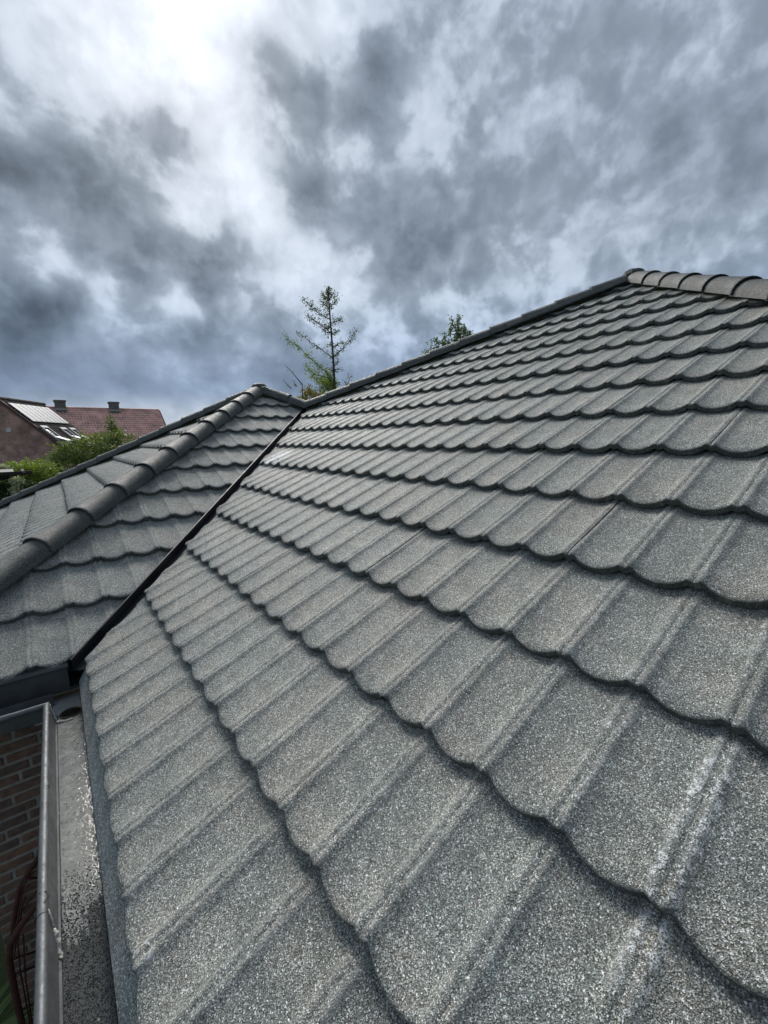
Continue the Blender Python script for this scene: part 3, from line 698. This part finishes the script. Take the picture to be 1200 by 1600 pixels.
strap_plant(-.92, 2.95, 5, 34, .75)

# rusty iron plant arch leaning under the gutter
def arch():
    root = empty('garden_arch', (-.38, 2.7, GZ), label='rusty curved iron plant frame leaning at the brick wall beneath the gutter', cat='trellis')
    yv = 2.86
    def wl(x, y, Y=yv): return hit(x, y, (0, Y, 0), Vector((0, 1, 0)))
    o1 = [wl(70,1325,2.9), wl(48,1358,2.9), wl(30,1390,2.9), wl(23,1430,2.9), wl(19,1470,2.9)]; MB().tube(o1, .013, 7).build('hoop', mRust, root, True)
    o2 = [wl(80,1390,2.72), wl(52,1420,2.72), wl(30,1450,2.72), wl(16,1475,2.72), wl(14,1500,2.72), wl(22,1545,2.72), wl(36,1610,2.72), wl(48,1680,2.72)]; MB().tube(o2, .016, 7).build('hoop', mRust, root, True)
    for pts in ([(52,1362),(38,1380),(32,1410),(26,1455),(22,1500)], [(75,1372),(55,1395),(30,1430),(18,1470)], [(40,1400),(34,1420),(28,1470)], [(26,1460),(32,1520),(45,1590),(52,1650)], [(36,1460),(40,1530),(50,1600)]):
        MB().tube([wl(x, y, 2.82) for x, y in pts], .0045, 5).build('wire', mRust, root, True)
    for (x0, y0, x1, y1) in ((40,1372,62,1372), (18,1500,60,1485), (24,1522,60,1508), (30,1580,70,1560)): MB().tube([wl(x0, y0, 2.80), wl(x1, y1, 2.84)], .006, 5).build('crossbar', mRust, root, True)
arch()

# ------------------------------------------------------------------ neighbours
mDarkRoof = simple('dark_roof_tiles', (.075,.055,.048), .85, 0, .35, 2.0, .3, 5); mVerge = simple('verge_brown', (.10,.045,.04), .7)
mRed = simple('red_pantiles', (.68,.42,.365), .7, 0, .35, 1.2, .2, 6); mChim = simple('chimney_render', (.16,.15,.135), .9, 0, .3, 2, .3, 8); mWhite = simple('white_paint', (.55,.55,.54), .5, 0, .1); mLead = simple('pale_flashing', (.34,.34,.34), .6, .1)
mGlass = simple('dark_glass', (.012,.014,.017), .08); mGable = brick_tex('gable_brick', (.44,.225,.18), (.31,.17,.14), (.46,.38,.34))
mPV, t, b, o = newmat('solar_cells'); setin(t, b, 'Base Color', (.13,.14,.18)); b.inputs['Roughness'].default_value = .5; b.inputs['Specular IOR Level'].default_value = .25; b.inputs['Coat Weight'].default_value = 0.0; b.inputs['Coat Roughness'].default_value = .05
Zu = Vector((0, 0, 1))
def stepped_roof(name, a, b_, down, length, rows, waves, mat, parent, amp=.035, step=.03):
    """tiled slope from ridge a-b running down: each row laps the next, each tile a roll"""
    a, b_ = Vector(a), Vector(b_); down = down.normalized(); ax = (b_-a); nrm = ax.cross(down).normalized()
    if nrm.z < 0: nrm = -nrm
    vs, fs = [], []; nw = waves*4
    for j in range(rows):
        for (vv, off) in ((j/rows, 0.0), ((j+1)/rows, step)):
            for i in range(nw+1):
                vs.append(a + ax*(i/nw) + down*length*vv + nrm*(off + amp*math.sin(2*math.pi*i/4)))
    for j in range(rows*2-1):
        for i in range(nw): k = j*(nw+1)+i; fs.append((k, k+1, k+nw+2, k+nw+1))
    return mesh_obj(name, vs, fs, mat, parent, True, 35)
# brick gable house with solar panels
P0 = at(-5, 622, 30); P1 = hit(69, 632, P0, Zu)
rd = (P1-P0).normalized(); sdv = Vector((rd.y, -rd.x, 0))   # to the right of the ridge
PT = math.tan(R(43)); HW = 4.4
bh = empty('gable_house', (P0.x, P0.y, GZ), label='brown brick gable house with dark roof, solar panels and open roof windows', cat='house')
e0r, e0l = P0 + sdv*HW - Zu*HW*PT, P0 - sdv*HW - Zu*HW*PT
wi = rd*.12
gv = [P0 + wi - Zu*.12, e0r + wi - Zu*.1, Vector(((e0r+wi).x, (e0r+wi).y, GZ)), Vector(((e0l+wi).x, (e0l+wi).y, GZ)), e0l + wi - Zu*.1]
gw = mesh_obj('wall', gv, [(0,4,3,2,1)], mGable, bh); l = gw.data.uv_layers.new(name='UVMap')
for lp in gw.data.loops: q = gv[lp.vertex_index]; l.data[lp.index].uv = ((q-P0).dot(sdv), q.z)
Lr = (P1-P0).length
for sgn in (1, -1):
    e = P0 + sdv*HW*sgn - Zu*HW*PT; a2, b2 = Vector((e.x, e.y, e.z)) - sdv*sgn*.3 + wi, e + rd*Lr - sdv*sgn*.3 - wi
    quad_wall('wall', [a2, b2, Vector((b2.x, b2.y, GZ)), Vector((a2.x, a2.y, GZ))], mGable, bh, [(0, a2.z), (Lr, a2.z), (Lr, GZ), (0, GZ)])
dn = (sdv - Zu*PT).normalized(); dnl = (-sdv - Zu*PT).normalized(); SL = (HW+.25)/math.cos(R(43))
rf = stepped_roof('roof', P0, P1, dn, SL, 19, 34, mDarkRoof, bh, .018, .022); stepped_roof('roof', P1, P0, dnl, SL, 19, 34, mDarkRoof, bh, .018, .022)
nr = rd.cross(dn).normalized(); nr = nr if nr.z > 0 else -nr
MB().tube([P0 + Zu*.02, P1 + Zu*.02], .13, 8).build('ridge', mDarkRoof, rf)
for d_ in (dn, dnl): MB().box(P0 + d_*SL/2 - Zu*.1 + rd*.05, (.10, SL, .20), (rd, d_, rd.cross(d_))).build('verge_board', mVerge, bh)
q = hit(14, 672, P0+wi, rd); MB().box(q - rd*.04, (.30, .05, .30), (sdv, rd, Zu)).build('wall_vent', mWhite, bh)
# panels: a row of tall modules lying on the slope
A_, B_, D_ = [hit(x, y, P0 + nr*.12, nr) for x, y in ((12.3,629.3), (80.5,641), (49,658))]
sA = (A_-P0).dot(rd); sB = min((B_-P0).dot(rd), (P1-P0).length-.12); vA = (A_-P0).dot(dn); vD = (D_-P0).dot(dn)
NP = 8
for i in range(NP):
    s0 = sA + (sB-sA)*i/NP; s1 = sA + (sB-sA)*(i+1)/NP - .03; c = P0 + rd*(s0+s1)/2 + dn*(vA+vD)/2 + nr*.13
    pf_ = MB().box(c - nr*.012, (s1-s0, vD-vA, .035), (rd, dn, nr)).build('solar_panel', mLead, bh)
    MB().box(c + nr*.008, (s1-s0-.07, vD-vA-.07, .012), (rd, dn, nr)).build('cell_sheet', mPV, pf_)
for (x, y, ln) in ((68, 668.5, 1.9), (98, 671, 1.5), (112, 671.5, 1.5)):
    c0 = hit(x, y, P0 + nr*.05, nr); ww = .8
    r_ = mesh_obj('roof_window', [c0, c0+rd*.01, c0+dn*.01], [(0,1,2)], mWhite, bh)
    fr = MB()
    for s in (-1, 1): fr.box(c0 + dn*ln/2 + rd*s*ww/2 + nr*.05, (.09, ln, .12), (rd, dn, nr))
    fr.box(c0 + nr*.06, (ww+.09, .22, .14), (rd, dn, nr)); fr.box(c0 + dn*ln + nr*.05, (ww+.09, .09, .12), (rd, dn, nr)); fr.build('frame', mLead, r_)
    MB().box(c0 + dn*ln/2 + nr*.03, (ww-.09, ln-.1, .02), (rd, dn, nr)).build('pane', mGlass, r_)
    td = (dn*math.cos(R(24)) + nr*math.sin(R(24))); tn = rd.cross(td).normalized()
    MB().box(c0 + dn*ln*.55 + td*ln*.24 + nr*.06, (ww-.06, ln*.52, .06), (rd, td, tn)).build('sash', mWhite, r_)
# red tiled house
Q0 = at(76, 637, 42); Q1 = hit(248, 641, Q0, Zu); qd = (Q1-Q0).normalized(); qs = Vector((qd.y, -qd.x, 0))   # towards us
if qs.dot(CAM-Q0) < 0: qs = -qs
rh = empty('red_roof_house', (Q0.x, Q0.y, GZ), label='far house with red tiled roof and two squat chimneys', cat='house')
Q0 = Q0 - qd*1.2
qn = (qs - Zu*math.tan(R(42))).normalized(); qb = (-qs - Zu*math.tan(R(42))).normalized(); QL = 6.6
rr1 = stepped_roof('roof', Q0, Q1, qn, QL, 20, 46, mRed, rh, .045, .05); stepped_roof('roof', Q1, Q0, qb, QL, 20, 46, mRed, rh, .045, .05)
MB().tube([Q0 + Zu*.03, Q1 + Zu*.03], .12, 8).build('ridge', mRed, rr1)
for d_ in (qn, qb): MB().box(Q1 + d_*QL/2 - Zu*.08 + qd*.06, (.10, QL, .2), (qd, d_, qd.cross(d_))).build('verge_board', mVerge, rh)
h0, h1 = Q0 + qs*4.5 + qd*.3, Q1 + qs*4.5 - qd*.3; g0, g1 = Q0 - qs*4.5 + qd*.3, Q1 - qs*4.5 - qd*.3; ez = Q0.z - 4.1
fl = lambda q, z: Vector((q.x, q.y, z))
quad_wall('wall', [fl(h0,GZ), fl(h1,GZ), fl(h1,ez), fl(h0,ez)], mGable, rh, [(0,0),(11,0),(11,3),(0,3)])
mesh_obj('wall', [fl(h1,GZ), fl(g1,GZ), fl(g1,ez), Q1 - qd*.3 - Zu*.1, fl(h1,ez)], [(0,1,2,3,4)], mGable, rh)
mesh_obj('wall', [fl(h0,GZ), fl(g0,GZ), fl(g0,ez), Q0 + qd*.3 - Zu*.1, fl(h0,ez)], [(4,3,2,1,0)], mGable, rh)
for px in (95, 178.5):
    c = hit(px, 640, Q0 + qs*.25, qs); c = Vector((c.x, c.y, Q0.z))
    ch = MB().box(c + Zu*.05, (.86, .62, 1.0), (qd, qs, Zu)).build('chimney', mChim, rr1)
    # flared crown, flashing and pot mouth are part of the stack
    mb = MB(); n = 4
    lv = [(.44, .50), (.50, .58), (.50, .70), (.45, .74)]
    prev = None
    for (hw, z) in lv:
        ring = [c + qd*hw*x + qs*hw*.72*y + Zu*z for x, y in ((-1,-1),(1,-1),(1,1),(-1,1))]
        b0 = len(mb.v); mb.v += ring
        if prev is not None: mb.f += [(prev+k, prev+(k+1) % 4, b0+(k+1) % 4, b0+k) for k in range(4)]
        prev = b0
    mb.f.append((prev, prev+1, prev+2, prev+3)); mb.build('crown', mChim, ch)
    MB().box(c - Zu*.16 + qs*.36, (.98, .06, .16), (qd, qs, Zu)).build('flashing', mLead, ch)

# dark garden shelter at the left edge
def shelter():
    D = 11; p = at(12, 742, D); root = empty('garden_shelter', (p.x, p.y, GZ), label='dark timber garden shelter with pale flat roof at the left edge', cat='shelter')
    rd_ = ray(12, 742); Yv = Vector((rd_.x, rd_.y, 0)).normalized(); X = Vector((Yv.y, -Yv.x, 0)); mD = simple('dark_timber', (.022,.018,.016), .8); s = D/F; c = at(12, 742, D)
    MB().box(Vector((c.x, c.y, (c.z+GZ)/2 - .05)), (.11, .11, c.z-GZ-.1), (X, Yv, Zu)).build('post', mD, root)
    MB().box(c - X*.9 - Zu*.05, (2.2, .09, .17), (X, Yv, Zu)).build('beam', mD, root)
    MB().box(c - X*1.02 + Yv*.5 + Zu*.07, (2.3, 1.7, .03), (X, Yv, Zu)).build('roof_panel', simple('dull_roof_sheet', (.22,.22,.215), .7), root)
    MB().box(c - X*.62 - Yv*.37 + Zu*.05, (2.2, .05, .09), (X, Yv, Zu)).build('front_trim', mD, root)
    for k in range(3): MB().box(c + X*(.32-.6*k) + Yv*.45 + Zu*.035, (.06, 1.9, .07), (X, Yv, Zu)).build('rafter', mD, root)
    a = c - Zu*.35; b_ = c + X*.22 - Zu*.02; MB().tube([a, b_], .035, 4).build('brace', mD, root)
shelter()

sc.render.engine = 'CYCLES'
sc.cycles.max_bounces = 5; sc.cycles.diffuse_bounces = 3; sc.cycles.transparent_max_bounces = 6
